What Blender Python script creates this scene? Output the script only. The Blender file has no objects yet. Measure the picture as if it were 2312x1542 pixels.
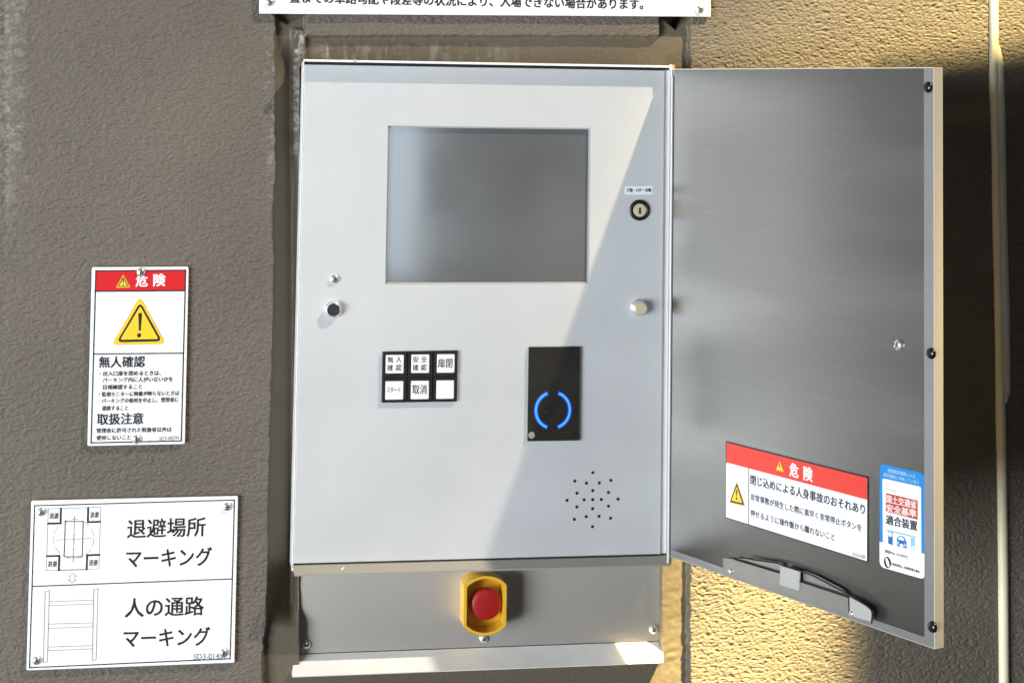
import bpy, bmesh, math, random
import numpy as np
from mathutils import Matrix, Vector
from mathutils.geometry import tessellate_polygon
SC = bpy.context.scene
COL = SC.collection
random.seed(4)

# ------------------------------------------------------------------ camera
CAM = Vector((-.1084, -1.9476, .4737)); YAW, PIT, ROL = .1642, .0714, .0145
F, CX, CY = 4257.6, 1156.0, -89.4            # focal length and optical axis, in pixels of the 2312 x 1542 photograph
PW, PH = .380, .5018                         # front panel of the cabinet, metres
def cam_axes():
    fw = Vector((math.sin(YAW)*math.cos(PIT), math.cos(YAW)*math.cos(PIT), math.sin(PIT)))
    r = Vector((math.cos(YAW), -math.sin(YAW), 0)); u = r.cross(fw)
    c, s = math.cos(ROL), math.sin(ROL)
    return c*r+s*u, -s*r+c*u, fw
RX, UX, FX = cam_axes()
cd = bpy.data.cameras.new('camera'); cam = bpy.data.objects.new('camera', cd); COL.objects.link(cam)
cd.sensor_fit = 'HORIZONTAL'; cd.sensor_width = 36; cd.lens = F/2312*36
cd.shift_x = 0; cd.shift_y = -(771-CY)/2312
cd.clip_start = .05; cd.clip_end = 100
m = Matrix.Identity(4)
for i in range(3):
    m[i][0], m[i][1], m[i][2], m[i][3] = RX[i], UX[i], -FX[i], CAM[i]
cam.matrix_world = m
SC.camera = cam
def ray(px, py): return FX*F + RX*(px-CX) - UX*(py-CY)
def at(px, py, Y):
    d = ray(px, py); return CAM + d*((Y-CAM.y)/d.y)
def project(x, y, z):                        # numpy arrays -> photo pixels
    dx, dy, dz = x-CAM.x, y-CAM.y, z-CAM.z
    w = dx*FX.x+dy*FX.y+dz*FX.z
    return (CX+F*(dx*RX.x+dy*RX.y+dz*RX.z)/w, CY-F*(dx*UX.x+dy*UX.y+dz*UX.z)/w)

# ------------------------------------------------------------------ world and lamps
wd = bpy.data.worlds.new('World'); SC.world = wd; wd.use_nodes = True
bg = wd.node_tree.nodes['Background']; bg.inputs[0].default_value = (.70, .70, .72, 1); bg.inputs[1].default_value = .04
SC.view_settings.view_transform = 'Standard'; SC.view_settings.look = 'None'
SC.view_settings.exposure = 0; SC.view_settings.gamma = 1; SC.view_settings.use_curve_mapping = False
WALL = .020                                  # depth of the textured wall face
def aim(o, p): o.rotation_euler = (Vector(p)-o.location).to_track_quat('-Z', 'Y').to_euler()
LAMP = Vector((PW+1.60, -1.52, PH+2.62))
def spot(name, loc, target, watt, col, deg, blend, rad):
    l = bpy.data.lights.new(name, 'SPOT'); l.energy = watt; l.color = col; l.spot_size = math.radians(deg); l.spot_blend = blend
    l.shadow_soft_size = rad
    o = bpy.data.objects.new(name, l); COL.objects.link(o); o.location = loc; aim(o, target); return o
def area(name, loc, target, watt, col, sx, sy):
    l = bpy.data.lights.new(name, 'AREA'); l.energy = watt; l.color = col; l.shape = 'RECTANGLE'; l.size = sx; l.size_y = sy
    o = bpy.data.objects.new(name, l); COL.objects.link(o); o.location = loc; aim(o, target); return o
spot('ceiling_lamp', LAMP, (.30, 0, .2), 560, (1, .87, .68), 50, .4, .030)
spot('ceiling_lamp_beam', LAMP+Vector((.02, 0, .02)), at(1750, 1640, WALL), 10300, (1, .77, .30), 6.8, .8, .10)
spot('ceiling_lamp_wash', LAMP+Vector((-.02, 0, .02)), at(2480, -60, WALL), 2900, (1, .75, .27), 17, 1, .03)
area('daylight_entrance', (-3.3, -2.9, -.15), (.1, 0, .25), 310, (.90, .95, 1), 2.2, 2.0)
area('daylight_gap', (.43, -4.0, .40), (.43, 0, .40), 7.0, (.72, .87, 1), .34, 1.0)

# ------------------------------------------------------------------ materials
MATS = {}
def nd(nt, t, **k):
    n = nt.nodes.new(t)
    for a, b in k.items(): setattr(n, a, b)
    return n
def mat(name, col, rough=.5, metal=0, spec=.5, var=.06, vscale=60, bump=0, bscale=400, stretch=(1, 1, 1), rvar=.0, ior=1.5, coat=0, grain=0, gscale=1100, crough=.03):
    if name in MATS: return MATS[name]
    M = bpy.data.materials.new(name); M.use_nodes = True; nt = M.node_tree
    b = nt.nodes['Principled BSDF']
    b.inputs['Roughness'].default_value = rough; b.inputs['Metallic'].default_value = metal
    b.inputs['IOR'].default_value = ior; b.inputs['Coat Weight'].default_value = coat
    tc = nd(nt, 'ShaderNodeTexCoord'); mp = nd(nt, 'ShaderNodeMapping'); mp.inputs['Scale'].default_value = stretch
    nt.links.new(tc.outputs['Object'], mp.inputs['Vector'])
    nz = nd(nt, 'ShaderNodeTexNoise'); nz.inputs['Scale'].default_value = vscale; nz.inputs['Detail'].default_value = 5
    nt.links.new(mp.outputs[0], nz.inputs['Vector'])
    mx = nd(nt, 'ShaderNodeMix', data_type='RGBA')
    c0 = [max(0, c*(1-var)) for c in col]; c1 = [min(1, c*(1+var)) for c in col]
    mx.inputs[6].default_value = (*c0, 1); mx.inputs[7].default_value = (*c1, 1)
    nt.links.new(nz.outputs['Fac'], mx.inputs[0]); out = mx.outputs[2]; b.inputs['Coat Roughness'].default_value = crough
    if grain:                                 # metal flake and fine speckle in the paint
        ng = nd(nt, 'ShaderNodeTexNoise'); ng.inputs['Scale'].default_value = gscale; ng.inputs['Detail'].default_value = 2
        nt.links.new(mp.outputs[0], ng.inputs['Vector'])
        gr = nd(nt, 'ShaderNodeMapRange'); gr.inputs[1].default_value = .3; gr.inputs[2].default_value = .7; gr.inputs[3].default_value = 1-grain; gr.inputs[4].default_value = 1+grain
        mg = nd(nt, 'ShaderNodeMix', data_type='RGBA', blend_type='MULTIPLY'); mg.inputs[0].default_value = 1
        nt.links.new(ng.outputs['Fac'], gr.inputs[0]); nt.links.new(out, mg.inputs[6]); nt.links.new(gr.outputs[0], mg.inputs[7]); out = mg.outputs[2]
    nt.links.new(out, b.inputs['Base Color'])
    if rvar:
        mr = nd(nt, 'ShaderNodeMapRange'); mr.inputs[1].default_value = .3; mr.inputs[2].default_value = .7
        mr.inputs[3].default_value = max(.02, rough-rvar); mr.inputs[4].default_value = rough+rvar
        nt.links.new(nz.outputs['Fac'], mr.inputs[0]); nt.links.new(mr.outputs[0], b.inputs['Roughness'])
    if bump:
        n2 = nd(nt, 'ShaderNodeTexNoise'); n2.inputs['Scale'].default_value = bscale; n2.inputs['Detail'].default_value = 3
        nt.links.new(mp.outputs[0], n2.inputs['Vector'])
        bp = nd(nt, 'ShaderNodeBump'); bp.inputs['Strength'].default_value = bump; bp.inputs['Distance'].default_value = .0004
        nt.links.new(n2.outputs['Fac'], bp.inputs['Height']); nt.links.new(bp.outputs[0], b.inputs['Normal'])
    MATS[name] = M
    return M
def glow(name, col, s):
    M = bpy.data.materials.new(name); M.use_nodes = True; b = M.node_tree.nodes['Principled BSDF']
    b.inputs['Base Color'].default_value = (.02, .05, .1, 1)
    b.inputs['Emission Color'].default_value = (*col, 1); b.inputs['Emission Strength'].default_value = s
    return M
def brushed(name, col, rough, aniso, **k):
    M = mat(name, col, rough, 1, **k); nt = M.node_tree; b = nt.nodes['Principled BSDF']
    t = nd(nt, 'ShaderNodeTangent', direction_type='RADIAL', axis='Z'); nt.links.new(t.outputs[0], b.inputs['Tangent'])
    b.inputs['Anisotropic'].default_value = aniso; return M
silver = mat('silver_paint', (.71, .722, .722), .42, .38, var=.045, vscale=9, bump=.22, bscale=900, rvar=.07, grain=.075)
steel = brushed('brushed_steel', (.185, .182, .173), .33, .35, var=.20, vscale=4.5, stretch=(.05, 1, 2.6), rvar=.09, grain=.045, gscale=190)  # broad colour bands stand in for reflections; the fine grain is brushing
platem = brushed('stop_panel_steel', (.58, .545, .495), .41, .72, var=.06, vscale=9, grain=.06)
skin = mat('outer_skin', (.24, .19, .12), .5, .3)
zinc = mat('zinc_sheet', (.88, .88, .86), .40, .05, var=.10, vscale=40, rvar=.08)
chrome = mat('chrome', (.80, .79, .77), .24, .75, var=.08, vscale=90, rvar=.06)
brass = mat('brass', (.84, .72, .47), .42, .45, var=.06)
dark = mat('dark_gap', (.012, .012, .012), .6)
blackp = mat('black_plastic', (.013, .013, .014), .38, var=.3)
reader = mat('reader_gloss', (.026, .024, .021), .14, var=.3, vscale=30, rvar=.04)
greydot = mat('grey_sensor', (.30, .30, .30), .3)
white = mat('white_print', (.83, .85, .87), .34, var=.02, vscale=20, rvar=.05)
capw = mat('button_cap', (.82, .82, .84), .32, var=.02)
ink = mat('black_ink', (.012, .011, .014), .5)
greyink = mat('grey_ink', (.17, .17, .18), .5)
paleink = mat('pale_ink', (.50, .53, .57), .5)
red = mat('sign_red', (.60, .012, .016), .36, var=.06)
redd = mat('sticker_red', (.72, .045, .03), .45, var=.05)
redbox = mat('brick_red_print', (.45, .055, .03), .45)
yel = mat('sign_yellow', (.84, .57, .03), .36)
yeld = mat('sign_deep_yellow', (.72, .43, .05), .4)
guard_y = mat('guard_yellow', (.80, .46, .03), .38, var=.06)
red_btn = mat('button_red', (.36, .012, .012), .40, var=.12, vscale=120)
blue = mat('sticker_blue', (.010, .22, .56), .42, var=.07)
icon = mat('icon_blue', (.012, .13, .42), .45)
pale = mat('icon_pale_blue', (.30, .50, .74), .45)
edgep = mat('door_edge_paint', (.60, .54, .43), .42, .1, var=.07, vscale=30, stretch=(1, 1, .08))
caulk = mat('cream_sealant', (.86, .80, .58), .45, var=.10, vscale=35, bump=.4, bscale=120)
caulkg = mat('grey_sealant', (.66, .64, .56), .5, var=.12, vscale=35, bump=.4, bscale=120)
rubber = mat('black_rubber', (.006, .006, .006), .25)
blockp = mat('blocker_paint', (.22, .20, .17), .5, .2)

# ------------------------------------------------------------------ mesh building
WM = {}                                       # world matrices, kept here so parenting needs no depsgraph update
def link(o, mw, parent=None):
    COL.objects.link(o); WM[o.name] = mw
    if parent is not None:
        o.parent = parent; o.matrix_parent_inverse = WM[parent.name].inverted()
    o.matrix_basis = mw
    return o
def tag(o, label, cat=None, group=None, kind=None):
    o['label'] = label
    if cat: o['category'] = cat
    if group: o['group'] = group
    if kind: o['kind'] = kind
    return o
def thing(name, loc, label, cat, group=None):
    o = bpy.data.objects.new(name, None); o.empty_display_size = .02
    link(o, Matrix.Translation(loc)); return tag(o, label, cat, group)
class MB:
    """Collects faces in a local frame: x right, z up, -y towards the viewer."""
    def __init__(s): s.v, s.f, s.mi, s.ms, s.sm = [], [], [], [], []
    def slot(s, m):
        if m not in s.ms: s.ms.append(m)
        return s.ms.index(m)
    def add(s, vs, fs, m, smooth=False):
        n = len(s.v); k = s.slot(m); s.v += [tuple(p) for p in vs]
        for f in fs: s.f.append([n+i for i in f]); s.mi.append(k); s.sm.append(smooth)
    def box(s, x0, x1, y0, y1, z0, z1, m):
        vs = [(x, y, z) for z in (z0, z1) for y in (y0, y1) for x in (x0, x1)]
        s.add(vs, [(0, 2, 3, 1), (4, 5, 7, 6), (0, 1, 5, 4), (2, 6, 7, 3), (0, 4, 6, 2), (1, 3, 7, 5)], m)
    def prism(s, pts, y0, y1, m, ch=0, side=None):
        """Outline (counter-clockwise) from y0 (front) to y1 (back), with a chamfer on the front edge."""
        if sum(a[0]*b[1]-b[0]*a[1] for a, b in zip(pts, pts[1:]+pts[:1])) < 0: pts = pts[::-1]
        n = len(pts); rings = []
        if ch:
            ins = inset(pts, ch); rings = [(ins, y0), (pts, y0+ch), (pts, y1)]
        else: rings = [(pts, y0), (pts, y1)]
        vs = [(p[0], y, p[1]) for r, y in rings for p in r]
        tri = tessellate_polygon([[Vector((p[0], p[1], 0)) for p in rings[0][0]]])
        fs = []
        for t in tri:
            a, b, c = (rings[0][0][i] for i in t)
            fs.append(t if (b[0]-a[0])*(c[1]-a[1])-(b[1]-a[1])*(c[0]-a[0]) > 0 else t[::-1])
        s.add(vs, fs, m)
        base = len(s.v)-len(vs); k = s.slot(side or m)
        for r in range(len(rings)-1):
            for i in range(n):
                j = (i+1) % n
                s.f.append([base+r*n+j, base+r*n+i, base+(r+1)*n+i, base+(r+1)*n+j]); s.mi.append(k); s.sm.append(False)
    def flat(s, pts, y, m): 
        tri = tessellate_polygon([[Vector((p[0], p[1], 0)) for p in pts]])
        fs = []
        for t in tri:
            a, b, c = (pts[i] for i in t)
            fs.append(t if (b[0]-a[0])*(c[1]-a[1])-(b[1]-a[1])*(c[0]-a[0]) > 0 else t[::-1])
        s.add([(p[0], y, p[1]) for p in pts], fs, m)
    def lathe(s, prof, m, c=(0, 0), n=32, y=0):
        """Profile of (radius, height towards the viewer) turned about the y axis at c."""
        vs, fs = [], []
        for r, h in prof:
            for i in range(n):
                a = 2*math.pi*i/n; vs.append((c[0]+r*math.cos(a), y-h, c[1]+r*math.sin(a)))
        for k in range(len(prof)-1):
            for i in range(n):
                j = (i+1) % n; fs.append((k*n+i, k*n+j, (k+1)*n+j, (k+1)*n+i))
        s.add(vs, fs, m, True)
        last = len(prof)-1
        if prof[last][0] > 1e-6: s.add(vs[last*n:], [tuple(range(n))], m)
    def tube(s, pts, r, m, n=10):
        pts = [Vector(p) for p in pts]; vs, fs = [], []
        for i, p in enumerate(pts):
            d = (pts[min(i+1, len(pts)-1)]-pts[max(i-1, 0)]).normalized()
            a = d.cross(Vector((0, 1, 0)));  a = a.normalized() if a.length > 1e-4 else Vector((1, 0, 0))
            b = d.cross(a); ri = r[i] if isinstance(r, (list, tuple)) else r
            for k in range(n):
                t = 2*math.pi*k/n; vs.append(p+a*ri*math.cos(t)+b*ri*math.sin(t))
        for i in range(len(pts)-1):
            for k in range(n):
                j = (k+1) % n; fs.append((i*n+k, i*n+j, (i+1)*n+j, (i+1)*n+k))
        s.add(vs, fs, m, True)
        s.add(vs[:n], [tuple(range(n))[::-1]], m); s.add(vs[-n:], [tuple(range(n))], m)
    def mesh(s, name):
        me = bpy.data.meshes.new(name); me.from_pydata(s.v, [], s.f)
        for m_ in s.ms: me.materials.append(m_)
        me.polygons.foreach_set('material_index', s.mi); me.polygons.foreach_set('use_smooth', s.sm)
        me.update(); return me
    def build(s, name, mw, parent=None):
        return link(bpy.data.objects.new(name, s.mesh(name)), mw, parent)
def inset(pts, d):
    n = len(pts); out = []
    for i in range(n):
        p0, p1, p2 = (Vector(pts[k % n][:2]) for k in (i-1, i, i+1))
        a, b = (p1-p0).normalized(), (p2-p1).normalized()
        na, nb = Vector((-a.y, a.x)), Vector((-b.y, b.x)); q = (na+nb)
        q = q/ max(.3, q.dot(na)) if q.length > 1e-6 else na
        out.append((p1.x+q.x*d, p1.y+q.y*d))
    return out
def rrect(x0, x1, z0, z1, r, n=5):
    out = []
    for cx, cz, a0 in ((x1-r, z0+r, -90), (x1-r, z1-r, 0), (x0+r, z1-r, 90), (x0+r, z0+r, 180)):
        for i in range(n+1):
            a = math.radians(a0+90*i/n); out.append((cx+r*math.cos(a), cz+r*math.sin(a)))
    return out
def rounded(pts, r, n=5):
    """Round the corners of a polygon."""
    out = []; k = len(pts)
    for i in range(k):
        p0, p1, p2 = (Vector(pts[j % k][:2]) for j in (i-1, i, i+1))
        a = p1+(p0-p1).normalized()*r; b = p1+(p2-p1).normalized()*r
        for t in range(n+1):
            u = t/n; q = a*(1-u)**2+p1*2*u*(1-u)+b*u*u; out.append((q.x, q.y))
    return out

# text: drawn with Blender's own font, turned into flat faces
TXT = {}
def text_faces(s, bold):
    bold = 0
    if (s, bold) in TXT: return TXT[(s, bold)]
    cu = bpy.data.curves.new('lettering', 'FONT'); cu.body = s; cu.size = 1; cu.resolution_u = 3
    o = bpy.data.objects.new('lettering', cu); COL.objects.link(o)
    dg = bpy.context.evaluated_depsgraph_get(); me = bpy.data.meshes.new_from_object(o.evaluated_get(dg))
    vs = [(v.co.x, v.co.y) for v in me.vertices]; fs = [tuple(p.vertices) for p in me.polygons]
    bpy.data.objects.remove(o); bpy.data.curves.remove(cu); bpy.data.meshes.remove(me)
    TXT[(s, bold)] = (vs, fs); return vs, fs
class Art(MB):
    """Print on a flat face: positions come from the photograph's pixels, laid on the face's plane."""
    def __init__(s, mw, face, zoom=(0, 0, 1)):
        super().__init__(); s.mw, s.inv, s.face, s.z = mw, mw.inverted(), face, zoom
    def uv(s, p):
        px, py = s.z[0]+p[0]/s.z[2], s.z[1]+p[1]/s.z[2]
        o = s.inv @ CAM; d = s.inv.to_3x3() @ ray(px, py); q = o+d*((s.face-o.y)/d.y); return (q.x, q.z)
    def lay(s, k): return s.face-.00012*k
    def poly(s, pts, k, m, r=0):
        q = [s.uv(p) for p in pts]
        if r: q = rounded(q, r)
        s.flat(q, s.lay(k), m)
    def line(s, a, b, w, k, m):
        a, b = Vector(s.uv(a)), Vector(s.uv(b)); d = (b-a).normalized()*w/2; n = Vector((-d.y, d.x)); a, b = a-d, b+d
        s.flat([tuple(a+n), tuple(a-n), tuple(b-n), tuple(b+n)], s.lay(k), m)
    def lines(s, pts, w, k, m, closed=False):
        for i in range(len(pts)-(0 if closed else 1)): s.line(pts[i], pts[(i+1) % len(pts)], w, k+.3*(i % 2), m)
    def disc(s, c, r, k, m, n=18, sx=1, rot=0):
        c = s.uv(c); pts = []
        for i in range(n):
            a = 2*math.pi*i/n; x, z = sx*r*math.cos(a), r*math.sin(a)
            pts.append((c[0]+x*math.cos(rot)-z*math.sin(rot), c[1]+x*math.sin(rot)+z*math.cos(rot)))
        s.flat(pts, s.lay(k), m)
    def text(s, t, a, b, h, k, m, bold=.012, latin=False):
        vs, fs = text_faces(t, bold); ua, ub = s.uv(a), s.uv(b)
        mid = ((a[0]+b[0])/2, (a[1]+b[1])/2)
        H = s.uv((mid[0], mid[1]-h/2))[1]-s.uv((mid[0], mid[1]+h/2))[1]
        x0, x1 = min(v[0] for v in vs), max(v[0] for v in vs)
        sx = (ub[0]-ua[0])/(x1-x0); sz = H/(.69 if latin else .92); zc = .345 if latin else .38
        slope = (ub[1]-ua[1])/(ub[0]-ua[0])
        for i, (ox, oz) in enumerate(((-1, -.7), (1, .7), (-1, .7), (1, -.7)) if bold else ((0, 0),)):     # heavier strokes: overprinted
            P = []
            for x, z in vs:
                u = ua[0]+(x-x0+ox*bold)*sx; P.append((u, s.lay(k+.06*i), ua[1]+slope*(u-ua[0])+(z-zc+oz*bold)*sz))
            s.add(P, fs, m)
def tilted(tl, tr, br, bl, Y):
    """World matrix, width and height of a plate seen at four photo corners, lying in the plane y = Y."""
    P = [at(*p, Y) for p in (tl, tr, br, bl)]; c = sum(P, Vector())/4
    ax = (P[1]-P[0])+(P[2]-P[3]); az = (P[0]-P[3])+(P[1]-P[2])
    a = math.atan2(ax.z, ax.x)*.5+math.atan2(-az.x, az.z)*.5
    return Matrix.Translation(c) @ Matrix.Rotation(-a, 4, 'Y'), ax.length/2, az.length/2

# screws share their mesh
SCREW = {}
def screw_mesh(r, m=None, cross=True):
    key = (round(r*1e5), m and m.name, cross)
    if key not in SCREW:
        b = MB(); b.lathe([(r, 0), (r*.98, r*.25), (r*.85, r*.48), (r*.55, r*.62), (r*.2, r*.68)], m or chrome, n=24)
        if cross:
            b.box(-r*.55, r*.55, -r*.70, -r*.40, -r*.10, r*.10, dark); b.box(-r*.10, r*.10, -r*.71, -r*.40, -r*.55, r*.55, dark)
        SCREW[key] = b.mesh('screw')
    return SCREW[key]
def screw(mw, x, y, z, r, parent, rot=.4, m=None, cross=True, name='screw'):
    o = bpy.data.objects.new(name, screw_mesh(r, m, cross))
    return link(o, mw @ Matrix.Translation((x, y, z)) @ Matrix.Rotation(rot, 4, 'Y'), parent)

# ------------------------------------------------------------------ the wall
def lattice(ix, iz, seed):
    h = (ix.astype(np.int64)*374761393+iz.astype(np.int64)*668265263+seed*1442695041) & 0xffffffff
    h = ((h ^ (h >> 13))*1274126177) & 0xffffffff
    return ((h ^ (h >> 16)) & 0xffff)/65535.0
def vnoise(x, z, seed):
    x0, z0 = np.floor(x), np.floor(z); fx, fz = x-x0, z-z0
    fx, fz = fx*fx*(3-2*fx), fz*fz*(3-2*fz)
    a, b = lattice(x0, z0, seed), lattice(x0+1, z0, seed); c, d = lattice(x0, z0+1, seed), lattice(x0+1, z0+1, seed)
    return (a*(1-fx)+b*fx)*(1-fz)+(c*(1-fx)+d*fx)*fz
def sstep(a, b, x):
    t = np.clip((x-a)/(b-a), 0, 1); return t*t*(3-2*t)
def build_wall():
    step = .0009
    gx = np.concatenate([np.linspace(-3, -.39, 26)[:-1], np.arange(-.39, .86, step), np.linspace(.87, 3, 22)])
    gz = np.concatenate([np.linspace(-1.5, -.24, 14)[:-1], np.arange(-.24, .64, step), np.linspace(.65, 2.6, 20)])
    X, Z = np.meshgrid(gx, gz)
    u, v = project(X, np.full_like(X, WALL), Z)
    wob = (vnoise(X*260, Z*160, 3)-.5)*4+(vnoise(X*25, Z*20, 4)-.5)*3
    left = np.interp(v, [-400, 60, 400, 455, 475, 530, 548, 600, 1000, 1340, 1420, 1450, 1900], [622, 623, 622, 619, 617, 617, 618, 620, 611, 604, 602, 596, 592])
    ch = sstep(-3, 3, u-left+wob)*(1-sstep(-3, 3, u-690))                         # strip left of the cabinet
    ch = np.maximum(ch, sstep(-3, 3, u-1490)*(1-sstep(-3, 3, u-1557+wob)))        # strip right of it
    ch = np.maximum(ch, sstep(-4, 4, v-83+wob*.7)*sstep(-3, 3, u-655)*(1-sstep(-3, 3, u-1510)))
    coat = 1-ch
    behind = sstep(-3, 3, u-680)*(1-sstep(-3, 3, u-1495))*sstep(-3, 3, v-152)*(1-sstep(-5, 5, v-1518+(u-660)*.042))
    # sprayed texture: short wide ridges
    w1 = vnoise(X*60, Z*60, 11); w2 = vnoise(X*60+9, Z*60, 12)
    xs, zs = X+(w1-.5)*.010, Z+(w2-.5)*.006
    big = sstep(1250, 1600, u)                                                     # heavier towards the right
    t1 = vnoise(xs*200, zs*470, 21)*.55+vnoise(xs*390, zs*800, 22)*.45
    t2 = vnoise(xs*210, zs*520, 25)*.30+vnoise(xs*400, zs*900, 26)*.40+vnoise(xs*620, zs*1050, 27)*.30
    ridge = (1-np.abs(2*t1-1)*1.1)*big+(t2*1.6-.3)*(1-big)
    amp = .0012+.0006*big
    y = WALL - coat*amp*(ridge-.5) - coat*.0016*vnoise(X*14, Z*14, 31)
    y = y + ch*.0075
    y = y + np.clip((u-left)/65, 0, 1.3)*.026*(1-sstep(655, 690, u))*sstep(80, 150, v)*(1-sstep(1375, 1425, v))      # the strip left of the cabinet slopes inwards
    # trowel marks in the bare strips, brushed drips over the cabinet
    ang = Z*1.0-X*.35
    y = y - ch*(.0005*vnoise(X*40, ang*210, 41)+.0006*vnoise(X*25, ang*80, 42)+.0004*vnoise(X*200, Z*260, 43))*sstep(1440, 1500, u)
    drip = sstep(700, 730, u)*(1-sstep(1050, 1250, u))*sstep(90, 110, v)*(1-sstep(135, 150, v))
    y = y - drip*.0016*vnoise(X*260, Z*14, 51)
    gob = sstep(655, 668, u)*(1-sstep(686, 694, u))*sstep(60, 75, v)*(1-sstep(300, 420, v))
    y = y - gob*(.004+.004*vnoise(X*200, Z*160, 61))
    # seam near the left border
    seam = np.exp(-((u-12-(v-300)*.004)/9.0)**2)
    y = y + seam*.0016*(.4+vnoise(X*90, Z*70, 77))*(1-sstep(250, 700, v)) - np.exp(-((u-45)/22.0)**2)*.0012*(1-sstep(300, 500, v))
    # hollows that run up behind the upper notice
    y = y + .03*sstep(-8, 8, 62-v-np.abs(u-1530)*.9)*(np.abs(u-1530) < 60) + .007*sstep(-8, 8, 52-v-np.abs(u-652)*.6)*(np.abs(u-652) < 50)
    y = y + behind*.045
    nz_, nx_ = X.shape
    co = np.stack([X, y, Z], -1).reshape(-1, 3).astype(np.float32)
    idx = np.arange(nx_*nz_).reshape(nz_, nx_)
    q = np.stack([idx[:-1, :-1], idx[:-1, 1:], idx[1:, 1:], idx[1:, :-1]], -1).reshape(-1, 4)
    me = bpy.data.meshes.new('wall'); me.vertices.add(len(co)); me.vertices.foreach_set('co', co.ravel())
    me.loops.add(q.size); me.loops.foreach_set('vertex_index', q.ravel().astype(np.int32))
    me.polygons.add(len(q)); me.polygons.foreach_set('loop_start', np.arange(0, q.size, 4, dtype=np.int32))
    me.polygons.foreach_set('use_smooth', np.ones(len(q), dtype=bool))
    me.update(); me.validate()
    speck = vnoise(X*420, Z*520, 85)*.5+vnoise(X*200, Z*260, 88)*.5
    pale = (1-sstep(25, 75, u+(vnoise(X*120, Z*60, 81)-.5)*50))*(1-sstep(280, 620, v))*sstep(.38, .72, speck)*.8  # sheen by the left border, painted in as pale colour
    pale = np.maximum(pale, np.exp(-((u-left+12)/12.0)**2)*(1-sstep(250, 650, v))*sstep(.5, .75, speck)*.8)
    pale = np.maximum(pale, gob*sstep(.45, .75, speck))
    pale = np.maximum(pale, drip*sstep(.45, .80, vnoise(X*230, Z*40, 51)*.55+speck*.45)*.75)  # highlights on the drips, painted pale as well
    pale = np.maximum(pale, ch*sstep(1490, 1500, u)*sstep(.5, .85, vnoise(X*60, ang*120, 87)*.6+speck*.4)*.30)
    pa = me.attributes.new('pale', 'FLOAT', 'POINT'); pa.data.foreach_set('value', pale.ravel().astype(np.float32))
    at_ = me.attributes.new('coat', 'FLOAT', 'POINT'); at_.data.foreach_set('value', coat.ravel().astype(np.float32))
    M = bpy.data.materials.new('sprayed_wall'); M.use_nodes = True; nt = M.node_tree; b = nt.nodes['Principled BSDF']
    a = nd(nt, 'ShaderNodeAttribute', attribute_name='coat'); tc = nd(nt, 'ShaderNodeTexCoord')
    n1 = nd(nt, 'ShaderNodeTexNoise'); n1.inputs['Scale'].default_value = 5; n1.inputs['Detail'].default_value = 6
    n2 = nd(nt, 'ShaderNodeTexNoise'); n2.inputs['Scale'].default_value = 420; n2.inputs['Detail'].default_value = 6
    n3 = nd(nt, 'ShaderNodeTexNoise'); n3.inputs['Scale'].default_value = 900; n3.inputs['Detail'].default_value = 2
    mp = nd(nt, 'ShaderNodeMapping'); mp.inputs['Scale'].default_value = (.5, 1, 1.15)
    nt.links.new(tc.outputs['Object'], mp.inputs['Vector'])
    nt.links.new(tc.outputs['Object'], n1.inputs['Vector'])
    for n in (n2, n3): nt.links.new(mp.outputs[0], n.inputs['Vector'])
    m1 = nd(nt, 'ShaderNodeMix', data_type='RGBA'); m1.inputs[6].default_value = (.118, .097, .068, 1); m1.inputs[7].default_value = (.128, .110, .088, 1)
    nt.links.new(a.outputs['Fac'], m1.inputs[0])
    m2 = nd(nt, 'ShaderNodeMix', data_type='RGBA', blend_type='MULTIPLY'); m2.inputs[0].default_value = 1
    mr = nd(nt, 'ShaderNodeMapRange'); mr.inputs[1].default_value = .3; mr.inputs[2].default_value = .7; mr.inputs[3].default_value = .88; mr.inputs[4].default_value = 1.1
    nt.links.new(n1.outputs['Fac'], mr.inputs[0]); nt.links.new(m1.outputs[2], m2.inputs[6]); nt.links.new(mr.outputs[0], m2.inputs[7])
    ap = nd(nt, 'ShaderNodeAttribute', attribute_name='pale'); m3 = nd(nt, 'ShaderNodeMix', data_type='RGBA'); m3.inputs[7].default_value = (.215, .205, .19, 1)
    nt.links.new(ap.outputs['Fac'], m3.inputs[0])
    ng = nd(nt, 'ShaderNodeTexNoise'); ng.inputs['Scale'].default_value = 750; ng.inputs['Detail'].default_value = 3; nt.links.new(tc.outputs['Object'], ng.inputs['Vector'])
    gr = nd(nt, 'ShaderNodeMapRange'); gr.inputs[1].default_value = .3; gr.inputs[2].default_value = .7; gr.inputs[3].default_value = .80; gr.inputs[4].default_value = 1.2
    mg = nd(nt, 'ShaderNodeMix', data_type='RGBA', blend_type='MULTIPLY'); mg.inputs[0].default_value = 1
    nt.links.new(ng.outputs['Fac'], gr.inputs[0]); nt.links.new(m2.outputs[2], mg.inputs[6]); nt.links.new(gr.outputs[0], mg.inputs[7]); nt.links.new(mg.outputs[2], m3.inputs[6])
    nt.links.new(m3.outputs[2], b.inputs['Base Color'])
    rr = nd(nt, 'ShaderNodeMapRange'); rr.inputs[3].default_value = .44; rr.inputs[4].default_value = .62
    nt.links.new(a.outputs['Fac'], rr.inputs[0]); nt.links.new(rr.outputs[0], b.inputs['Roughness'])
    ad = nd(nt, 'ShaderNodeMath', operation='MULTIPLY_ADD'); ad.inputs[1].default_value = .35
    nt.links.new(n3.outputs['Fac'], ad.inputs[0]); nt.links.new(n2.outputs['Fac'], ad.inputs[2])
    ml = nd(nt, 'ShaderNodeMath', operation='MULTIPLY'); nt.links.new(ad.outputs[0], ml.inputs[0])
    cs = nd(nt, 'ShaderNodeMapRange'); cs.inputs[3].default_value = .12; cs.inputs[4].default_value = 1
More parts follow.
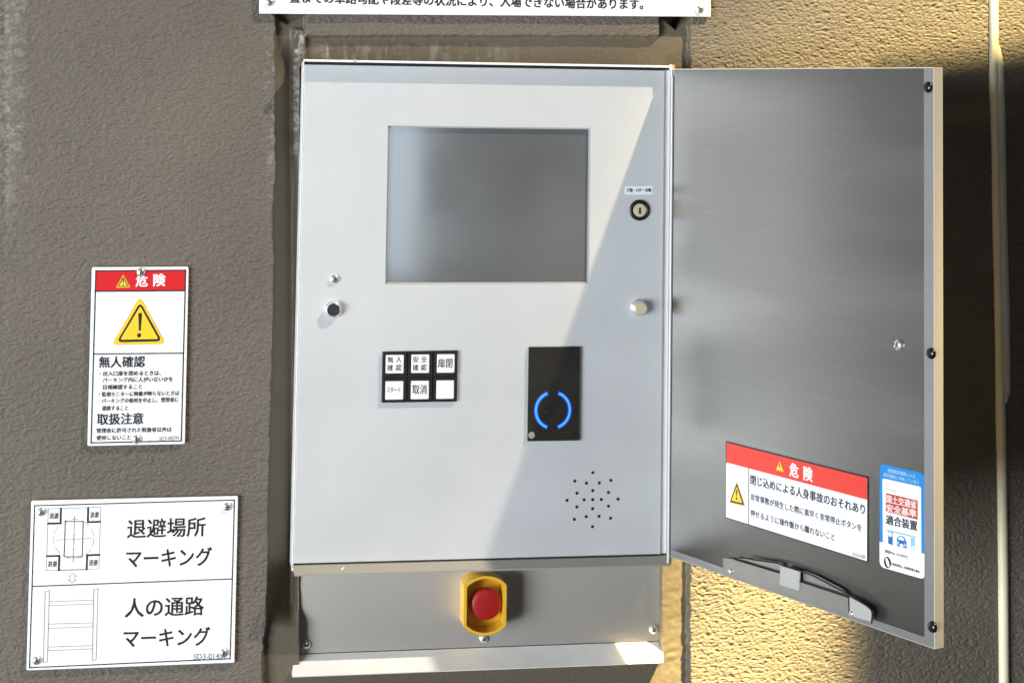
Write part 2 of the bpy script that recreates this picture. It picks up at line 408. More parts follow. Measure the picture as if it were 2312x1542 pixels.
    nt.links.new(a.outputs['Fac'], cs.inputs[0]); nt.links.new(cs.outputs[0], ml.inputs[1])
    bp = nd(nt, 'ShaderNodeBump'); bp.inputs['Strength'].default_value = .7; bp.inputs['Distance'].default_value = .0016
    nt.links.new(ml.outputs[0], bp.inputs['Height']); nt.links.new(bp.outputs[0], b.inputs['Normal'])
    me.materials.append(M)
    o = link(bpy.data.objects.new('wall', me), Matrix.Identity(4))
    tag(o, 'tan sprayed texture wall that carries the cabinet and the notices', 'wall')
build_wall()

# sealant strip down the right side of the wall
tr = thing('sealant_strip', at(2262, 1500, WALL), 'cream vertical sealant strip running down the wall beyond the open door', 'strip')
b = MB(); ps = [(2243, -120), (2243, 90), (2243, 210), (2247, 330), (2250, 500), (2256, 800), (2258, 930), (2262, 1100), (2265, 1300), (2268, 1700)]
b.tube([at(p[0], p[1], WALL-.001) for p in ps], [.0052, .0052, .0050, .0046, .0050, .0048, .0056, .0056, .0058, .0058], caulk, 12); b.build('bead', Matrix.Identity(4), tr)
b = MB(); ps = [(2253, 96), (2255, 150), (2257, 300), (2261, 500), (2266, 700), (2269, 880), (2268, 918)]
b.tube([at(p[0], p[1], WALL+.001) for p in ps], [.002, .0058, .0064, .0062, .0066, .0060, .002], caulkg, 12); b.build('bead', Matrix.Identity(4), tr)

# added unseen light-blocking leaf beyond the right border of the picture; it keeps the lamp off the wall behind the door
def towards_lamp(p, Y):
    d = LAMP-p; return p+d*((Y-p.y)/d.y)
g0 = towards_lamp(at(1885, 1450, WALL), -.45); ga, gb = (towards_lamp(at(*p, WALL), -.426) for p in ((1900, 150), (2312, 98)))
gt = thing('light_blocker', (g0.x+.5, -.435, -1.2), 'unseen brown light-blocking leaf standing in front of the wall right of the cabinet', 'light blocker')
rake = (gb.z-ga.z)/(gb.x-ga.x); top = lambda x: ga.z+rake*(x-ga.x)
GX = g0.x+1.1
def slab(mb, x0, x1, y0, y1, z0a, z0b, z1a, z1b): mb.prism([(x0, z0a), (x1, z0b), (x1, z1b), (x0, z1a)], y0, y1, blockp)
b = MB(); slab(b, g0.x+.03, GX, -.440, -.432, -1.2, -1.2, top(g0.x+.03)-.03, top(GX)-.03); b.build('blocker_panel', Matrix.Identity(4), gt)
b = MB(); slab(b, g0.x, g0.x+.03, -.450, -.425, -1.2, -1.2, top(g0.x), top(g0.x+.03)); slab(b, GX, GX+.03, -.450, -.425, -1.2, -1.2, top(GX), top(GX+.03))
slab(b, g0.x+.03, GX, -.450, -.425, top(g0.x+.03)-.03, top(GX)-.03, top(g0.x+.03), top(GX)); b.build('blocker_frame', Matrix.Identity(4), gt)

# ------------------------------------------------------------------ the cabinet
I4 = Matrix.Identity(4)
cab = thing('control_cabinet', (PW/2, WALL, -.01), 'silver wall control cabinet with dark screen, buttons and its steel door open', 'cabinet')
RIM = -.012
b = MB()
xl, xr, zb, zt = -.0015, PW+.0085, -.0075, PH+.0052
b.box(xl, xl+.0012, .0012, .045, zb, zt, zinc)                          # left side, ends behind the panel's edge
b.box(xr-.0015, xr, RIM, .045, zb, zt, mat('side_steel', (.42, .42, .41), .4, .3))                             # right side
b.box(xl, xr-.0015, RIM, .045, zt-.0022, zt, zinc)                       # top lip
b.add([(xl, -.002, -.0016), (xr-.0015, -.002, -.0016), (xr-.0015, -.015, -.0072), (xl+.002, -.015, -.0072),
       (xl, .045, -.0016), (xr-.0015, .045, -.0016), (xr-.0015, .045, -.0088), (xl, .045, -.0088), (xr-.0015, -.015, -.0088), (xl+.002, -.015, -.0088)],
      [(3, 2, 1, 0), (0, 1, 5, 4), (9, 8, 2, 3), (7, 6, 8, 9), (0, 4, 7, 9, 3), (1, 2, 8, 6, 5)], mat('lip_steel', (.40, .38, .33), .45, .3))   # bottom lip, sloping out
b.box(xl+.0012, xr-.0015, .040, .044, zb+.002, zt-.0022, dark)
b.build('housing', I4, cab)
b = MB(); b.box(.0005, PW+.007, .0035, .0055, PH+.0004, zt-.0022, dark); b.box(PW+.0004, PW+.0068, .0035, .0055, 0, PH+.0004, zinc); b.build('inner_frame', I4, cab)
# front panel with the opening for the screen
def zoomed(zx, zy, k): return (zx, zy, k)
S = [at(*p, 0) for p in ((876, 284), (1334, 290), (1330, 643), (870, 640))]
sx0, sx1 = (S[0].x+S[3].x)/2, (S[1].x+S[2].x)/2; sz1, sz0 = (S[0].z+S[1].z)/2, (S[2].z+S[3].z)/2
b = MB()
def ring(mb, o, i, y0, y1, m_):
    n = len(o)
    vs = [(p[0], y0, p[1]) for p in o]+[(p[0], y0, p[1]) for p in i]+[(p[0], y1, p[1]) for p in i]+[(p[0], y1, p[1]) for p in o]
    fs = []
    for a in range(n):
        c = (a+1) % n
        fs += [(a, c, n+c, n+a), (n+a, n+c, 2*n+c, 2*n+a), (c, a, 3*n+a, 3*n+c)]
    mb.add(vs, fs, m_)
outer = [(0, 0), (PW, 0), (PW, PH), (0, PH)]
ch = .0006; oin = [(ch, ch), (PW-ch, ch), (PW-ch, PH-ch), (ch, PH-ch)]
hole = [(sx0, sz0), (sx1, sz0), (sx1, sz1), (sx0, sz1)]
ring(b, oin, hole, 0, .0025, silver)
vs = [(p[0], 0, p[1]) for p in oin]+[(p[0], ch, p[1]) for p in outer]+[(p[0], .0028, p[1]) for p in outer]
b.add(vs, [(4+(a+1) % 4, a+4, a, (a+1) % 4)[::-1] for a in range(4)]+[((a+1) % 4+8, (a+1) % 4+4, a+4, a+8)[::-1] for a in range(4)], silver)
b.build('front_panel', I4, cab)
# screen
b = MB(); g = .0016
scr_m = mat('screen_glass', (.118, .122, .124), .075, 0, var=.42, vscale=8, rvar=.03, ior=1.7, coat=.9, crough=.34)
b.prism([(sx0+g, sz0+g), (sx1-g, sz0+g), (sx1-g, sz1-g), (sx0+g, sz1-g)], .0042, .006, scr_m)
scr = b.build('display_screen', I4, cab)
b = MB(); ring(b, [(sx0+.0001, sz0+.0001), (sx1-.0001, sz0+.0001), (sx1-.0001, sz1-.0001), (sx0+.0001, sz1-.0001)], [(sx0+g, sz0+g), (sx1-g, sz0+g), (sx1-g, sz1-g), (sx0+g, sz1-g)], .0020, .0042, mat('bezel_grey', (.42, .43, .43), .4))
b.build('bezel', I4, scr)

# key switch, label, knobs, screw
zK = (1360, 380, 4.059)
A = Art(I4, 0, zK); c = A.uv((340, 385))
b = MB(); b.lathe([(.0110, 0), (.0110, .0012), (.0104, .0020), (.0072, .0022), (.0070, .0010)], blackp, c, 40)
ks = b.build('key_switch', I4, cab); tag(ks, 'black ringed key switch with brass keyhole')
b = MB(); b.lathe([(.0070, .0010), (.0070, .0019), (.0066, .0022)], brass, c, 32)
b.box(c[0]-.0011, c[0]+.0011, -.0024, -.0015, c[1]-.0040, c[1]+.0028, dark); b.build('lock_cylinder', I4, ks)
A = Art(I4, -.0003, zK); b = A
q = [A.uv(p) for p in ((207, 242), (462, 240), (462, 165), (207, 168))]
b.prism(q, -.0003, 0, white); b.text('手動・OFF・自動', (222, 203), (447, 201), 34, 1, ink, .03); b.build('switch_label', I4, cab)
def knob(cx, cz, L, face, name, lab):
    b = MB(); b.lathe([(.0085, 0), (.0085, .0014), (.0080, .0018), (.0076, .002), (.0076, L-.001), (.0068, L)], chrome, (cx, cz), 32)
    o = b.build(name, I4, cab); b = MB(); b.lathe([(.0064, L+.0002), (.0060, L+.0005)], face, (cx, cz), 28); b.build('knob_cap', I4, o); o['label'] = lab
c = at(1442, 694, 0); knob(c.x, c.z, .0100, brass, 'knob', 'chrome knob with a warm brass coloured face')
c = at(752, 698, 0); knob(c.x, c.z, .0070, mat('dark_steel_face', (.05, .05, .055), .25, .6), 'knob', 'chrome knob with a dark recessed face')
c = at(755.4, 630, 0); screw(I4, c.x, 0, c.z, .0048, cab)
c = at(800, 138, RIM-.001); screw(I4, c.x, RIM, zt-.0011, .0018, cab, cross=False); c = at(775, 1276, -.008); screw(I4, c.x, -.0085, -.0046, .0020, cab, cross=False)

# push buttons
zB = (840, 760, 3.3517)
A = Art(I4, 0, zB); q = [A.uv(p) for p in ((70, 497), (641, 488), (648, 103), (78, 112))]
b = MB(); b.prism(rounded(q, .0006, 2), -.0012, 0, blackp, .0004)
pitch = (q[1][0]-q[0][0])/3; hz = (q[2][1]-q[1][1])/2
cells = []
caps = [((100, 135), (238, 275)), ((293, 132), (431, 272)), ((487, 130), (622, 270)), ((97, 333), (235, 473)), ((290, 330), (428, 470)), ((482, 327), (617, 467))]
for p0, p1 in caps:
    a0, a1 = A.uv((p0[0], p1[1])), A.uv((p1[0], p0[1])); cells.append((a0[0], a1[0], a0[1], a1[1]))
for x0, x1, z0, z1 in cells:
    e = .0030
    ring(b, [(x0-e, z0-e), (x1+e, z0-e), (x1+e, z1+e), (x0-e, z1+e)], [(x0-.0006, z0-.0006), (x1+.0006, z0-.0006), (x1+.0006, z1+.0006), (x0-.0006, z1+.0006)], -.0032, -.0012, blackp)
bb = b.build('button_block', I4, cab)
words = [[('無', 118, 160, 175, 46), ('人', 182, 224, 172, 46), ('確', 115, 158, 236, 46), ('認', 180, 223, 234, 46)], [('安', 310, 352, 173, 46), ('全', 372, 414, 171, 46), ('確', 308, 350, 234, 46), ('認', 370, 412, 232, 46)],
         [('扉閉', 498, 608, 200, 70)], [('スタート', 112, 216, 402, 44)], [('取消', 305, 414, 399, 70)], []]
names = ['white button lettered for the empty check', 'white button lettered for the safety check', 'white door closing button', 'white start button', 'white cancel button', 'blank white button']
for (x0, x1, z0, z1), ws, nm in zip(cells, words, names):
    A = Art(I4, -.0042, zB); A.prism(rrect(x0, x1, z0, z1, .0008, 3), -.0042, -.0005, capw, .0005)
    for t, xa, xb, yc, h in ws: A.text(t, (xa, yc), (xb, yc), h, 1, ink, .012)
    A.build('push_button', I4, bb)['label'] = nm

# card reader
A = Art(I4, 0, zB); q = [A.uv(p) for p in ((1173, 788), (1565, 782), (1572, 74), (1183, 77))]
b = MB(); b.prism(rounded(q, .0008, 3), -.0035, 0, reader, .0006)
ib = inset(q, .0014); b.prism(ib, -.0042, -.0035, reader, .0004)
b.v and None
cr = b.build('card_reader', I4, cab); cr['label'] = 'black card reader with two glowing blue arcs'
cyan = glow('led_core', (.035, .33, 1.0), 1.5); deep = glow('led_halo', (.0, .03, .75), .8)  # deep: wider arc that paints the glow halo round the core
RF = -.0043
for side in (1, -1):
    A = Art(I4, RF, zB)
    for (w, lay, mm, ext) in ((.0044, 1, deep, 4), (.0021, 2, cyan, 1)):
        c = A.uv((1368, 556)); r = (A.uv((1497, 556))[0]-A.uv((1240, 556))[0])/2; n = 28
        for i in range(n):
            for_pts = []
            a0, a1 = (math.radians((-69-ext)+(138+2*ext)*k/n) for k in (i, i+1))
            P = [(c[0]+side*rr*math.cos(a), c[1]+rr*1.02*math.sin(a)) for rr, a in ((r-w/2, a0), (r+w/2, a0), (r+w/2, a1), (r-w/2, a1))]
            A.flat(P, A.lay(lay), mm)
    A.build('light_arc', I4, cr)
A = Art(I4, RF, zB); A.disc((1207, 745), .0035, 1, greydot); A.build('sensor_dot', I4, cr)
A = Art(I4, RF, zB); A.lines([(1430, 722), (1492, 722), (1494, 752)], .0004, 1, mat('faint_print', (.05, .045, .04), .4)); A.text('((・))', (1300, 560), (1430, 558), 22, 1, MATS['faint_print'], 0); A.build('print_mark', I4, cr)

# speaker holes
A = Art(I4, 0, zB)
for p in [(1670,1028),(1534,1091),(1806,1086),(1621,1107),(1719,1106),(1670,1164),(1550,1183),(1788,1178),(1475,1237),(1604,1233),(1669,1232),(1734,1231),(1861,1228),(1549,1287),(1788,1281),(1668,1300),(1620,1360),(1717,1357),(1530,1380),(1804,1372),(1667,1436)]:
    c = A.uv(p); A.lathe([(.0017, .0001), (.00165, .00025), (.0014, .0003)], mat('hole_rim', (.16, .16, .16), .5), c, 14); A.disc(p, .0015, 3.2, dark, 14)
A.build('speaker_grille', I4, cab)

# hinge
b = MB(); hx, hy = PW+.004, RIM
b.tube([(hx+.0015, hy-.0005, -.006), (hx+.0015, hy-.0005, PH-.006)], .0021, MATS['side_steel'], 14); b.tube([(hx+.0005, hy-.0005, PH+.0005), (hx+.0005, hy-.0005, PH+.0060)], .0030, brass, 14)
b.tube([(hx+.0005, hy-.0005, PH-.006), (hx+.0005, hy-.0005, PH+.0006)], .0009, chrome, 8)
b.build('hinge', I4, cab)

# ------------------------------------------------------------------ the open door
TH = 1.1654; DW = .380; DZ0, DZ1 = .0013, PH+.0018; DT = .0092
DM = Matrix.Translation((hx+.001, hy-.001, 0)) @ Matrix.Rotation(-TH, 4, 'Z')
b = MB()
b.box(.004, DW-.0012, 0, DT-.001, DZ0+.0012, DZ1-.0010, steel)
b.box(.002, DW-.0012, DT-.001, DT, DZ0, DZ1, skin)                      # outer skin
b.box(.004, DW-.0012, -.0012, DT-.001, DZ1-.0010, DZ1, edgep)             # top return
b.box(.004, DW-.0012, -.0012, DT-.001, DZ0, DZ0+.0012, MATS['lip_steel'])              # bottom return
door = b.build('door', DM, cab); door['label'] = 'open brushed steel door with stickers inside'
b = MB(); b.prism(rrect(DW-.0010, DW, DZ0, DZ1, .0004, 2), -.0014, DT, edgep); b.build('door_edge', DM, door)
b = MB(); b.box(DW-.0125, DW-.0012, -.0014, 0, DZ0+.0014, DZ1-.0012, mat('flange_steel', (.36, .36, .37), .42, .8)); b.box(.006, DW-.0130, -.0010, 0, DZ0+.0014, DZ0+.0075, MATS['flange_steel']); b.build('flange', DM, door)
def dpx(px, py, y=0):
    A = Art(DM, y); return A.uv((px, py))
for p in ((2098, 198), (2105, 798), (2108, 1415)):
    u, v = dpx(*p, -.0014); b = MB(); b.lathe([(.0049, 0), (.0049, .0014), (.0042, .0026), (.0022, .0031)], rubber, (u-.0006, v), 20, -.0014); b.build('rubber_bumper', DM, door)
u, v = dpx(2030, 779); screw(DM, u, 0, v, .0052, door)
# sticker with the danger heading
zS = (1630, 990, 5.3176)
A = Art(DM, -.0003, zS); A.poly([(50, 950), (1750, 1480), (1755, 465), (52, 35)], 0, white, .001)
A.poly([(54, 285), (1746, 735), (1755, 467), (52, 38)], 1, redd)
A.lines([(52, 38), (1755, 467)], .0013, 2, ink); A.lines([(1752, 467), (1748, 1478)], .0011, 2, ink); A.lines([(54, 948), (1748, 1478)], .0009, 2, ink); A.lines([(52, 38), (52, 300)], .0010, 2, ink)
A.lines([(323, 358), (318, 1033)], .0009, 2, ink)
A.poly([(650, 375), (748, 402), (697, 268)], 3, yeld); A.poly([(657, 371), (740, 394), (697, 282)], 4, yel); A.poly([(691, 302), (704, 306), (699, 350), (695, 349)], 5, ink)
A.text('危', (818, 366), (920, 392), 165, 3, white, .03); A.text('険', (985, 410), (1090, 437), 165, 3, white, .03)
A.poly([(92, 768), (282, 812), (181, 512)], 3, yeld); A.poly([(100, 757), (272, 798), (181, 533)], 4, ink, .002); A.poly([(120, 742), (250, 773), (182, 572)], 5, yel)
A.poly([(173, 612), (191, 615), (186, 690), (178, 688)], 6, ink); A.disc((182, 716), .0013, 6, ink)
A.text('閉じ込めによる人身事故のおそれあり', (345, 487), (1718, 852), 118, 3, ink, .020)
A.text('非常事態が発生した際に素早く非常停止ボタンを', (345, 695), (1680, 1072), 84, 3, ink, .012)
A.text('押せるように操作盤から離れないこと', (345, 888), (1357, 1185), 84, 3, ink, .012)
A.text('SD3-01489', (1570, 1383), (1725, 1424), 44, 3, greyink, 0, True)
st = A.build('danger_sticker', DM, door); st['label'] = 'white danger sticker with a red heading'
# blue approval sticker
zA, zC = (1975, 1040, 11.015), (1975, 1170, 11.015)
A = Art(DM, -.0003, zA); off = 1432
def B_(x, y): return (x, y+off)
A.poly([B_(120, 1197), B_(1255, 1522), (1240, 315), (125, 65)], 0, blue, .006)
A.poly([B_(122, 1197), B_(1253, 1520), B_(1250, 880), B_(122, 570)], 1, white, .006); A.poly([B_(122, 800), B_(1252, 1100), B_(1250, 882), B_(122, 572)], 1.4, white)
A.poly([B_(208, 640), B_(1166, 900), (1156, 648), (195, 432)], 2, white, .002)
A.text('登録認証機関による', (325, 230), (1000, 388), 95, 1, pale, .03); A.text('認証審査に合格しています', (218, 338), (1112, 548), 95, 1, pale, .03)
A.lines([(290, 690), (530, 765)], .0010, 3, pale); A.lines([(262, 520), (375, 545), (380, 660), (265, 632)], .0004, 3, paleink, True)
A.poly([(280, 1260), (1075, 1465), (1075, 985), (280, 795)], 3, redbox, .0008)
A.text('国土交通省', (302, 935), (1042, 1098), 195, 4, mat('pink_print', (.80, .66, .62), .45), .03); A.text('安全基準', (302, 1160), (1042, 1322), 190, 4, MATS['pink_print'], .03)
A.text('適合装置', (288, 1452), (1062, 1622), 235, 3, ink, .03)
A.poly([B_(310, 312), B_(1022, 482), B_(1045, 450), B_(310, 268)], 3, pale)
A.poly([B_(345, 622), B_(455, 662), B_(450, 340), B_(340, 315)], 4, icon); A.disc(B_(395, 395), .0022, 5, white, sx=1.1)
A.poly([B_(912, 790), B_(1002, 802), B_(1012, 490), B_(895, 465)], 4, pale); A.poly([B_(928, 780), B_(990, 790), B_(995, 692), B_(930, 678)], 5, white)
A.poly([B_(556, 640), B_(580, 690), B_(770, 735), B_(806, 760), B_(800, 590), B_(770, 520), B_(735, 452), B_(640, 425), B_(590, 450), B_(560, 500)], 4, icon)
A.poly([B_(596, 520), B_(755, 560), B_(720, 470), B_(650, 448), B_(612, 460)], 5, white); A.disc(B_(590, 605), .0016, 5, pale); A.disc(B_(768, 662), .0016, 5, pale); A.poly([B_(635, 690), B_(725, 715), B_(722, 645), B_(640, 625)], 5, white)
A.text('認証No. N-07072', (262, 805+off), (828, 962+off), 78, 3, ink, .02)
A.disc(B_(322, 1090), .0050, 3, ink, sx=.9, rot=.15); A.disc(B_(326, 1090), .0044, 4, white, sx=.42, rot=.45)
A.text('公益社団法人 立体駐車場工業会', (415, 1120+off), (1120, 1325+off), 66, 3, ink, .03)
st = A.build('approval_sticker', DM, door); st['label'] = 'blue and white approval sticker with a car pictogram'
# door stay along the bottom of the door
zY = (1620, 1240, 6.084)
A = Art(DM, -.006, zY); P = lambda *pts: [A.uv(p) for p in pts]
staym = mat('stay_steel', (.36, .355, .335), .40, .75, var=.12, vscale=60); stayl = mat('stay_tab', (.50, .50, .49), .5, .4)
A.prism(P((75, 300), (830, 560), (1830, 915), (1800, 650), (1128, 432), (860, 318), (240, 140), (75, 120)), -.006, -.0045, staym)
A.prism(P((862, 480), (1135, 565), (1145, 300), (880, 225)), -.0072, -.006, stayl)
A.prism(P((1835, 905), (2135, 990), (2140, 850), (2080, 785), (1830, 650)), -.0075, -.006, stayl)
A.prism(P((240, 132), (850, 316), (862, 190), (520, 128)), -.0035, -.0018, staym); A.prism(P((1150, 440), (1790, 650), (1690, 548), (1300, 345), (1150, 298)), -.0035, -.0018, staym)
wire = [A.uv(p) for p in ((330, 98), (500, 132), (835, 180), (1060, 260), (1300, 338), (1500, 440), (1700, 545), (1880, 640), (2085, 775), (2140, 830), (2152, 890), (2140, 1010))]
A.tube([(p[0], -.0082, p[1]) for p in wire], .0008, dark, 8)
for a_, b_ in (((240, 136), (850, 318)), ((1130, 434), (1795, 652)), ((1808, 640), (1815, 880))):
    p, q = A.uv(a_), A.uv(b_); A.tube([(p[0], -.0066, p[1]), (q[0], -.0066, q[1])], .0007, dark, 6)
p = A.uv((185, 300)); A.lathe([(.0030, 0), (.0028, .0016), (.0014, .0022)], chrome, p, 14, -.006); p = A.uv((1850, 880)); A.lathe([(.0032, 0), (.0030, .0016), (.0014, .0022)], chrome, p, 14, -.006)
A.build('door_stay', DM, door)

# ------------------------------------------------------------------ emergency stop panel under the cabinet
PY = .040
def on(px, py, Y): p = at(px, py, Y); return (p.x, p.z)
stp = thing('emergency_stop_panel', at(1090, 1500, PY), 'grey emergency stop panel with sloping sill below the control cabinet', 'stop panel')
b = MB(); top0, top1 = on(672, 1270, PY), on(1497, 1240, PY)
b.prism([on(672, 1476, PY), on(1496, 1446, PY), (on(1496, 1446, PY)[0]+.0006, -.004), (on(672, 1476, PY)[0], -.004)], PY, PY+.004, platem, .0004)
plate = b.build('plate', I4, stp)
for p, r in (((691, 1454), .0050), ((1476, 1420), .0050), ((1092, 1441), .0045)):
    x, z = on(*p, PY); screw(I4, x, PY, z, r, stp, .8)
b = MB(); x, z = on(1093, 1276, PY); b.lathe([(.0036, .0001), (.0034, .0002)], dark, (x, z), 16, PY); b.build('bolt_hole', I4, stp)
# sloping sill
x0, z0 = on(668, 1477, PY); x1, z1 = on(1496, 1447, PY); yo = .014
a0 = at(660, 1529, yo); a1 = at(1498, 1497, yo)
b = MB()
vs = [(x0-.002, PY-.0002, z0), (x1, PY-.0002, z1), (a1.x, yo, a1.z+.001), (a0.x, yo, a0.z+.001), (a1.x, yo+.0006, a1.z), (a0.x, yo+.0006, a0.z), (a1.x, PY+.01, a1.z), (a0.x, PY+.01, a0.z), (x1, PY+.01, z1), (x0-.002, PY+.01, z0)]
b.add(vs, [(3, 2, 1, 0), (5, 4, 2, 3), (7, 6, 4, 5), (0, 9, 7, 5, 3), (1, 2, 4, 6, 8)], zinc); b.build('sill', I4, stp)
# guard and push button
cx, cz = on(1095.5, 1367, .012)
def guard_outline(hw, R, dz, n=12):
    a = math.acos(hw/R); pts = []
    for i in range(n+1): t = a+(math.pi-2*a)*i/n; pts.append((cx+R*math.cos(t), cz+dz+R*math.sin(t)))
    for i in range(n+1): t = math.pi+a+(math.pi-2*a)*i/n; pts.append((cx+R*math.cos(t), cz-dz+R*math.sin(t)))
    return pts
go, gi = guard_outline(.0222, .0305, -.0012), guard_outline(.0190, .0275, -.0012)
go = guard_outline(.0222, .0300, 0); gi = guard_outline(.0192, .0272, 0)
b = MB(); n = len(go); yf, yb = .012, PY-.0004
vs = [(p[0], yf, p[1]) for p in go]+[(p[0], yf, p[1]) for p in gi]+[(p[0], yb-.004, p[1]) for p in gi]+[(p[0], yb, p[1]) for p in go]
fs = []
for i in range(n):
    j = (i+1) % n; fs += [(i, j, n+j, n+i), (n+i, n+j, 2*n+j, 2*n+i), (j, i, 3*n+i, 3*n+j)]
b.add(vs, fs, guard_y); b.flat(gi, yb-.004, guard_y)
gd = b.build('button_guard', I4, stp)
bx, bz = on(1098.5, 1364, .018)
b = MB(); b.lathe([(.0105, 0), (.0105, .010), (.0152, .0112), (.0160, .0122), (.0160, .0160), (.0155, .0174), (.0140, .0183), (.0090, .0188), (.003, .0189)], red_btn, (bx, bz), 40, yb-.004); b.build('stop_button', I4, stp)

# ------------------------------------------------------------------ notices on the wall
SY = WALL-.0052; ST = .0022
def plate_sign(name, w, h, mw, lab, cat, r=.0025):
    A = Art(mw, 0); A.prism(rrect(-w/2, w/2, -h/2, h/2, r, 4), 0, ST, white, .0004); return A
zD = (180, 590, 3.585)
mw, w, h = tilted((207.9, 604.5), (427.1, 601.7), (416.5, 1002.3), (196.7, 1007), SY)
A = plate_sign('danger_sign', w, h, mw, '', '', .002); A.z = zD
A.poly([(127, 243), (849, 238), (857, 72), (131, 78)], 1, red)
for a_, b_, wd_ in (((131, 78), (92, 1468), .0012), ((857, 72), (822, 1452), .0012), ((92, 1468), (822, 1452), .0012), ((131, 78), (857, 72), .0012), ((127, 243), (849, 238), .0013), ((117, 750), (838, 743), .0012)): A.line(a_, b_, wd_, 2, ink)
A.poly([(292, 216), (412, 212), (352, 106)], 3, yeld, .001); A.poly([(306, 206), (398, 203), (352, 124)], 4, ink, .001); A.poly([(318, 200), (388, 198), (352, 138)], 5, yel); A.poly([(347, 148), (358, 148), (354, 178), (350, 178)], 6, ink); A.disc((352, 189), .0006, 6, ink)
A.text('危', (455, 156), (548, 154), 98, 3, white, .03); A.text('険', (598, 152), (692, 150), 98, 3, white, .03)
A.poly([(258, 676), (698, 668), (488, 282)], 3, yeld, .006); A.poly([(268, 670), (690, 663), (488, 292)], 3.6, yel, .005)
A.poly([(298, 655), (668, 647), (490, 328)], 4, ink, .006); A.poly([(328, 634), (637, 628), (490, 362)], 5, yel, .002)
A.poly([(474, 418), (505, 417), (495, 562), (479, 562)], 6, ink, .001); A.disc((481, 598), .0021, 6, ink)
A.z = (190, 800, 7.342)
for t, xa, ya, xb, yb_, hh, bo in (('無人確認', 248, 128, 1005, 118, 182, .022), ('・出入口扉を閉めるときは、', 255, 318, 1270, 306, 80, .022), ('パーキング内に人がいないかを', 308, 425, 1470, 408, 80, .022), ('目視確認すること', 315, 543, 962, 535, 78, .022),
        ('・監視モニターに映像が映らないときは', 245, 662, 1575, 638, 80, .022), ('パーキングの使用を中止し、管理者に', 292, 772, 1562, 748, 80, .022), ('連絡すること', 295, 892, 730, 885, 78, .022), ('取扱注意', 215, 1075, 978, 1058, 185, .022),
        ('管理者に許可された取扱者以外は', 205, 1262, 1447, 1240, 78, .022), ('使用しないこと', 205, 1382, 772, 1372, 78, .022)):
    A.text(t, (xa, ya), (xb, yb_), hh, 3, ink, bo)
A.text('SD3-00294', (1242, 1392), (1575, 1378), 58, 3, greyink, 0, True)
sg = A.build('danger_sign', mw); tag(sg, 'portrait white danger notice with red heading and large yellow warning triangle', 'sign', 'white notices screwed to the wall')
A.z = zD
for p in ((497, 88), (460, 1437)): u, v = A.uv(p); screw(mw, u, 0, v, .0046, sg, random.random())
zM = (40, 1100, 3.5865)
def Mz(x, y): return (40+x/3.5865, 1100+y/3.5865)
mw, w, h = tilted(Mz(115, 112), Mz(1787, 68), Mz(1753, 1412), Mz(65, 1488), SY)
A = plate_sign('marking_sign', w, h, mw, '', '', .0015); A.z = zM
A.lines([(137, 148), (1755, 102), (1720, 1385), (95, 1458)], .0011, 1, ink, True); A.line((122, 800), (1735, 740), .0011, 1, ink)
A.lines([(247, 172), (672, 160), (658, 658), (232, 673)], .0005, 1, greyink, True)
for L in ([(350, 172), (347, 290), (247, 292)], [(570, 165), (568, 280), (665, 277)], [(237, 555), (337, 553), (333, 668)], [(660, 545), (562, 548), (558, 662)]): A.lines(L, .0018, 2, ink)
for xa, xb, yc in ((258, 332, 230), (588, 656, 221), (245, 318, 619), (578, 648, 608)): A.text('退避', (xa, yc+1), (xb, yc-1), 48, 2, ink, .01)
A.line((345, 669), (556, 663), .0009, 2, greyink)
for i in range(44):
    if i % 4 == 3: continue
    a0, a1 = 2*math.pi*i/44, 2*math.pi*(i+1)/44; A.line((453+163*math.cos(a0), 415+160*math.sin(a0)), (453+163*math.cos(a1), 415+160*math.sin(a1)), .00045, 1+.1*(i % 2), greyink)
A.lines([(385, 275), (530, 275), (522, 560), (375, 560)], .0008, 2, ink, True)
for a_, b_ in (((307, 425), (425, 420)), ((435, 419), (470, 418)), ((480, 417), (600, 412)), ((460, 228), (456, 345)), ((455, 360), (453, 470)), ((452, 485), (447, 605))): A.line(a_, b_, .00045, 3, greyink)
A.lines([(445, 695), (478, 718), (463, 719), (462, 748), (474, 748), (441, 771), (410, 749), (425, 749), (426, 719), (412, 719)], .0005, 1, greyink, True)
hat = paleink
for p0, p1, p2, p3 in (((222, 842), (207, 1414), (240, 1410), (257, 833)), ((617, 825), (603, 1400), (634, 1394), (650, 818))):
    A.lines([p0, p1, p2, p3], .0005, 2, greyink, True)
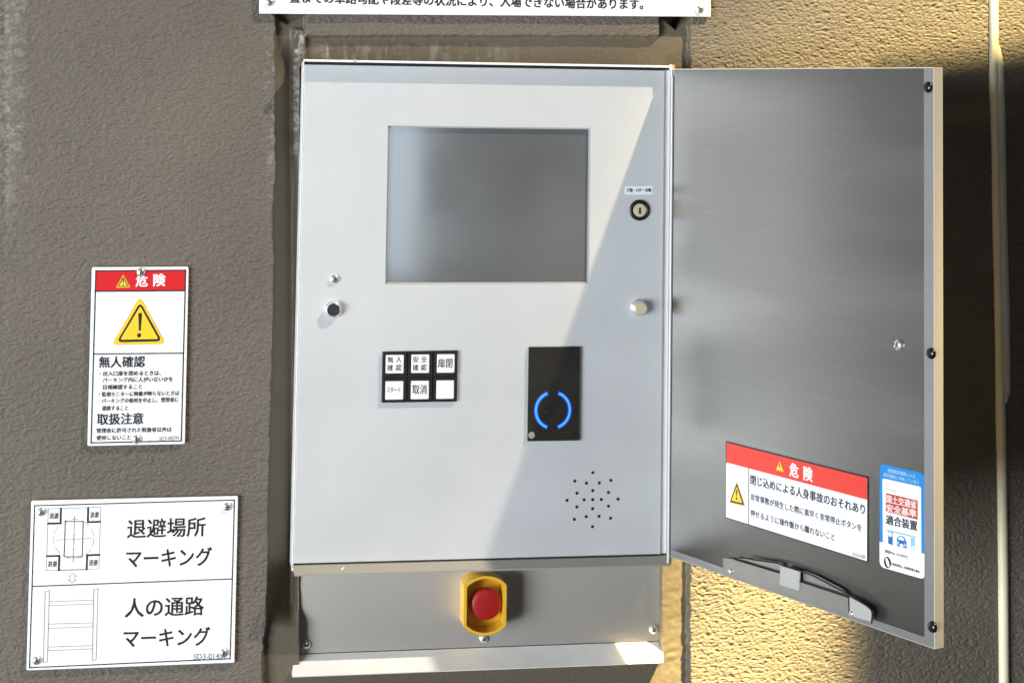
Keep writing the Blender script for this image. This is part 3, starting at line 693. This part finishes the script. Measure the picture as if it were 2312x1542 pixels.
for k in (((257, 925), (617, 910), (613, 942), (250, 956)), ((247, 1105), (613, 1095), (610, 1126), (247, 1140)), ((245, 1290), (605, 1278), (603, 1306), (240, 1320))):
    A.line(k[0], k[1], .0005, 1, greyink); A.line(k[3], k[2], .0005, 1, greyink)
    for i in range(12):
        f = (i+.3)/12; g_ = min(1, f+.05)
        A.line((k[0][0]+(k[1][0]-k[0][0])*g_, k[0][1]+(k[1][1]-k[0][1])*g_+2), (k[3][0]+(k[2][0]-k[3][0])*f, k[3][1]+(k[2][1]-k[3][1])*f-2), .0003, 1.5, hat)
for xa, xb, ya, yb_ in ((230, 250, 845, 1405), (612, 640, 828, 1390)):
    for i in range(16): yy = ya+(yb_-ya)*(i+.5)/16; sft = -16*(i+.5)/16; A.line((xa+sft-2, yy+12), (xb+sft, yy-12), .0003, 1.5, hat)
for t, xa, ya, xb, yb_, hh in (('退避場所', 888, 336, 1520, 316, 152), ('マーキング', 880, 577, 1570, 557, 150), ('人の通路', 870, 975, 1505, 956, 152), ('マーキング', 858, 1222, 1555, 1202, 150)): A.text(t, (xa, ya), (xb, yb_), hh, 2, ink, .014)
A.text('SD3-01497', (1425, 1370), (1690, 1360), 46, 2, greyink, .0, True)
sg = A.build('marking_sign', mw); tag(sg, 'landscape white notice with a square plan diagram above a ladder diagram', 'sign', 'white notices screwed to the wall')
for p in ((190, 197), (1695, 155), (1668, 1338), (152, 1398)): u, v = A.uv(p); screw(mw, u, 0, v, .0044, sg, random.random())
mw, w, h = tilted((588, -560), (1605, -540), (1601, 45), (588, 28), SY-.001)
mw = tilted((588, -560), (1605, -546), (1601, 45.2), (587.6, 28.5), SY-.001)[0]
A = plate_sign('entry_sign', w, h, mw, '', '', .0008)
A.text('置までの車路勾配や段差等の状況により、入場できない場合があります。', (655, -5), (1452, 10.5), 24.5, 1, ink, .028)
sg = A.build('entry_sign', mw); tag(sg, 'wide white notice above the cabinet, cut off by the top border', 'sign', 'white notices screwed to the wall')
for p in ((609, 6), (1580, 22)): u, v = A.uv(p); screw(mw, u, 0, v, .0044, sg, random.random())
